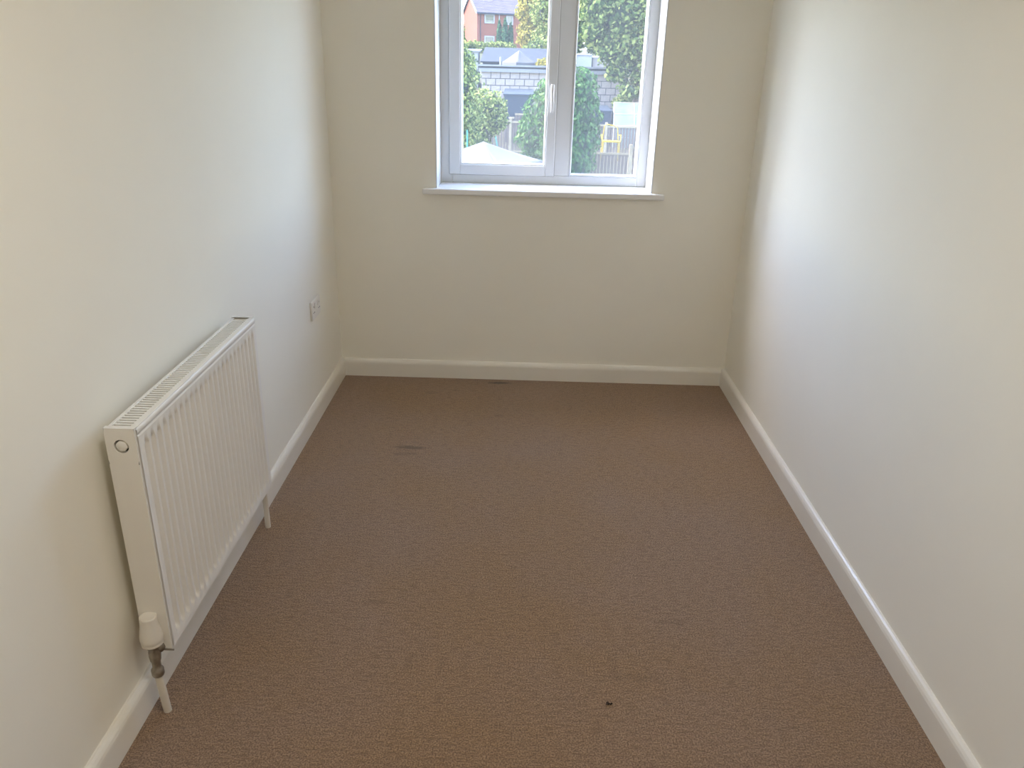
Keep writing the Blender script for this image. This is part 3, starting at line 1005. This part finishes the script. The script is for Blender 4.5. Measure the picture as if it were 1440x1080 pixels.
mono_shed('garden_shed', 'long dark grey felt roof rising behind the garage', -1.55, 2.6, 47.2, 52.0, 1.50, 2.25, 'tarp', 'felt')
mono_shed('garden_shed', 'small white shed at the left end of the dark felt roof', -3.6, -1.95, 49.8, 52.0, 2.05, 2.15, 'white_paint', 'felt_pale', door=True)
mono_shed('garden_shed', 'white shed partly hidden by the big broadleaf tree', 3.72, 4.72, 50, 53, 1.98, 2.05, 'white_paint', 'felt_pale', over=0.03)
mono_shed('garden_shed', 'grey shed between the white shed and the broadleaf tree', 4.80, 6.4, 50.4, 53, 1.85, 1.95, 'block', 'felt_pale', over=0.03)
mono_shed('garden_shed', 'blue-grey clad shed below the block garage', -0.10, 1.25, 38.6, 41.4, 0.12, 0.26, 'tarp', 'tarp', over=0.03)
mono_shed('garden_shed', 'low blue-grey shed between the conifer and the greenhouse', 4.2, 4.90, 38.6, 41.0, -0.50, -0.38, 'tarp', 'tarp', over=0.03)


# ------------------------------------------------------------------ canopies (pyramid cloth roofs on four poles)
def canopy(name, label, cx, cy, zt, ze, half_w, rz, valance=0.18, cat='gazebo', mat='canvas'):
    bz = ground_z(cy)
    g = tag(empty(name, (cx, cy, bz), rz), label, cat)
    t, e = zt - bz, ze - bz
    m = MB()
    nn = 8
    cor = [(-half_w, -half_w), (half_w, -half_w), (half_w, half_w), (-half_w, half_w)]
    for k in range(4):
        a, b_ = Vector(cor[k]), Vector(cor[(k + 1) % 4])
        vs, fs = [], []
        for i in range(nn + 1):
            f = i / nn
            for j in range(nn + 1):
                q = a.lerp(b_, j / nn) * f
                sag = 0.10 * (t - e) * math.sin(math.pi * f) * (1.0 - 0.6 * abs(j / nn - 0.5) * 2) + 0.05 * f * math.sin(math.pi * j / nn)
                vs.append((q.x, q.y, t + (e - t) * f - sag))
        for i in range(nn):
            for j in range(nn):
                p = i * (nn + 1) + j
                fs.append((p, p + nn + 1, p + nn + 2, p + 1))
        m2 = MB().add(vs, fs, True)
        pn = m2.build('canopy_panel', mat, g)
        sd_ = pn.modifiers.new('thick', 'SOLIDIFY')
        sd_.thickness = 0.006
        va_ = MB()
        d = (b_ - a).normalized()
        nrm = Vector((d.y, -d.x)) * 0.004
        va_.add([(a.x, a.y, e), (b_.x, b_.y, e), (b_.x, b_.y, e - valance), (a.x, a.y, e - valance),
                 (a.x + nrm.x, a.y + nrm.y, e), (b_.x + nrm.x, b_.y + nrm.y, e), (b_.x + nrm.x, b_.y + nrm.y, e - valance), (a.x + nrm.x, a.y + nrm.y, e - valance)],
                [(0, 1, 2, 3), (4, 7, 6, 5), (0, 4, 5, 1), (1, 5, 6, 2), (2, 6, 7, 3), (3, 7, 4, 0)])
        va_.build('valance', mat, g)
        MB().tube([(a.x * 0.97, a.y * 0.97, -0.1), (a.x * 0.97, a.y * 0.97, e - 0.02)], 0.022, 8).build('tent_pole', 'pole', g)
        MB().tube([(a.x * 0.97, a.y * 0.97, e - 0.04), (0, 0, t - 0.06)], 0.014, 6).build('roof_rib', 'pole', g)
    return g


canopy('gazebo', 'pale grey gazebo canopy in the garden just below the window', 0.12, 16.0, 0.105, -0.27, 0.88, math.radians(-28))
canopy('gazebo', 'white pyramid tent roof standing behind the garage', 0.48, 45.95, 2.15, 1.52, 0.66, math.radians(45 - 8), 0.25)
MB_pole = MB().tube([(0, 0, 0), (0, 0, 1.95)], 0.05, 8)
tag(MB_pole.build('white_post', 'white_paint', None, loc=(-0.52, 46.2, -0.15)), 'slim white post standing against the dark felt roof', 'post')

# ------------------------------------------------------------------ fences
board_me = {}


def board_mesh(h, w=0.105):
    key = (round(h, 2), w)
    if key not in board_me:
        me = MB().box(-w / 2, w / 2, -0.01, 0.01, 0, h).mesh('board')
        me.materials.append(M['fence'])
        board_me[key] = me
    return board_me[key]


def fence(name, label, y, spans, posts, zb, thick_rail=0.05, step=0.125, cat='fence'):
    """spans: (x0, x1, top) ; posts: (x, top)"""
    x_first = min(s[0] for s in spans)
    f = tag(empty(name, (x_first, y, zb)), label, cat)
    for (x0, x1, top) in spans:
        h = top - zb
        nb = max(1, int((x1 - x0) / step))
        for i in range(nb):
            hh_ = h - 0.03
            link('board', board_mesh(hh_), f, (x0 - x_first + (i + 0.5) * (x1 - x0) / nb, random.uniform(-0.008, 0.008), 0))
        box_part('rail', 'post', f, x0 - x_first, x1 - x_first, -0.045, -0.012, h - 0.07, h)
        box_part('rail', 'post', f, x0 - x_first, x1 - x_first, -0.045, -0.012, 0.10, 0.16)
    for (x, top) in posts:
        box_part('fence_post', 'post', f, x - x_first - 0.055, x - x_first + 0.055, -0.06, 0.05, -0.2, top - zb, 0.01)
    return f


fence('board_fence', 'long grey-brown board fence across the back of the garden', 36.0,
      [(-3.4, 0.22, -0.80), (0.34, 2.35, -0.83), (2.45, 4.40, -0.87), (4.52, 6.50, -0.92), (6.6, 8.4, -0.95)],
      [(-1.6, -0.72), (0.28, -0.70), (2.40, -0.75), (4.46, -0.78), (6.55, -0.82)], ground_z(36) - 0.02)
fence('picket_fence', 'low vertical-board fence panel between two pale posts at lower right', 30.0,
      [(3.02, 3.22, -1.66), (3.36, 4.74, -1.44), (4.90, 6.3, -1.22)], [(3.29, -1.40), (4.82, -1.14)], -2.36, step=0.118)
fence('timber_screen', 'stepped brown timber screen behind the fence post left of the conifer', 38.0,
      [(0.15, 0.42, -0.78), (0.44, 0.98, -0.62)], [(1.04, -0.60)], -2.1)

# ------------------------------------------------------------------ yellow garden chair
gz = -2.10
ch = tag(empty('garden_chair', (4.38, 33.0, gz)), 'bright yellow metal garden chair behind the low fence', 'chair')


def ctube(name, pts, r=0.017):
    MB().tube(pts, r, 8).build(name, 'yellow', ch)


top_h, seat_h = 1.42, 0.80
for sx in (-0.32, 0.32):
    ctube('leg', [(sx * 1.1, -0.26, 0.0), (sx, -0.24, seat_h)])
    ctube('leg', [(sx * 1.12, 0.28, 0.0), (sx, 0.22, seat_h)])
ctube('back_frame', [(-0.32, 0.22, seat_h), (-0.26, 0.30, top_h - 0.06), (-0.16, 0.31, top_h), (0.16, 0.31, top_h - 0.05), (0.27, 0.30, top_h - 0.14), (0.32, 0.22, seat_h)])
ctube('arm', [(-0.30, 0.25, seat_h + 0.22), (-0.40, 0.0, seat_h + 0.24), (-0.36, -0.24, seat_h)])
ctube('arm', [(0.30, 0.25, seat_h + 0.22), (0.40, 0.0, seat_h + 0.24), (0.36, -0.24, seat_h)])
box_part('seat', 'yellow', ch, -0.34, 0.34, -0.26, 0.24, seat_h - 0.03, seat_h + 0.02, 0.015)

# ------------------------------------------------------------------ greenhouse behind the fence
gh = tag(empty('greenhouse', (5.02, 38.0, -2.1)), 'small greenhouse with pale frame and teal glazing behind the fence', 'greenhouse')
gw, gd, g_e, g_t = 1.85, 1.5, 1.05, 2.02
bars = MB()
for x in (0.0, gw / 2, gw):
    bars.tube([(x, 0, 0), (x, 0, g_e), (x, gd / 2, g_t), (x, gd, g_e), (x, gd, 0)], 0.028, 6)
for (y, z) in ((0, 0.03), (0, g_e), (gd / 2, g_t), (gd, g_e), (gd, 0.03), (0, g_e * 0.5), (gd * 0.25, (g_e + g_t) / 2)):
    bars.tube([(0, y, z), (gw, y, z)], 0.024, 6)
bars.build('glazing_bars', 'gh_frame', gh)
for i in range(2):
    xa, xb = i * gw / 2 + 0.02, (i + 1) * gw / 2 - 0.02
    for (p, q) in (((0, 0.03), (0, g_e * 0.5)), ((0, g_e * 0.5), (0, g_e)), ((0, g_e), (gd * 0.25, (g_e + g_t) / 2)), ((gd * 0.25, (g_e + g_t) / 2), (gd / 2, g_t)), ((gd / 2, g_t), (gd, g_e)), ((gd, g_e), (gd, 0.03))):
        m = MB()
        m.add([(xa, p[0], p[1]), (xb, p[0], p[1]), (xb, q[0], q[1]), (xa, q[0], q[1]), (xa, p[0] + 0.006, p[1]), (xb, p[0] + 0.006, p[1]), (xb, q[0] + 0.006, q[1]), (xa, q[0] + 0.006, q[1])],
              [(0, 1, 2, 3), (4, 7, 6, 5), (0, 4, 5, 1), (1, 5, 6, 2), (2, 6, 7, 3), (3, 7, 4, 0)])
        m.build('pane', 'gh_glass', gh)
for x in (0.0, gw):
    m = MB().add([(x - 0.004, 0, 0), (x - 0.004, gd, 0), (x - 0.004, gd, g_e), (x - 0.004, gd / 2, g_t), (x - 0.004, 0, g_e),
                  (x + 0.004, 0, 0), (x + 0.004, gd, 0), (x + 0.004, gd, g_e), (x + 0.004, gd / 2, g_t), (x + 0.004, 0, g_e)],
                 [(0, 1, 2, 3, 4), (9, 8, 7, 6, 5), (0, 5, 6, 1), (1, 6, 7, 2), (2, 7, 8, 3), (3, 8, 9, 4), (4, 9, 5, 0)])
    m.build('end_pane', 'gh_frame', gh)

# ------------------------------------------------------------------ small garden poles
pz = ground_z(30)
tag(MB().tube([(0.14, 0, 0), (-0.20, 0, -0.69 - pz)], 0.022, 8).build('clothes_prop', 'teal', None, loc=(0, 30, pz - 0.02)), 'thin teal clothes prop leaning in front of the back fence', 'pole')
pz = ground_z(22)
tag(MB().tube([(0, 0, 0), (0, 0, -0.14 - pz)], 0.02, 8).build('plant_stake', 'teal', None, loc=(-0.62, 22, pz - 0.02)), 'upright pale green plant stake below the left leafy tree', 'stake')
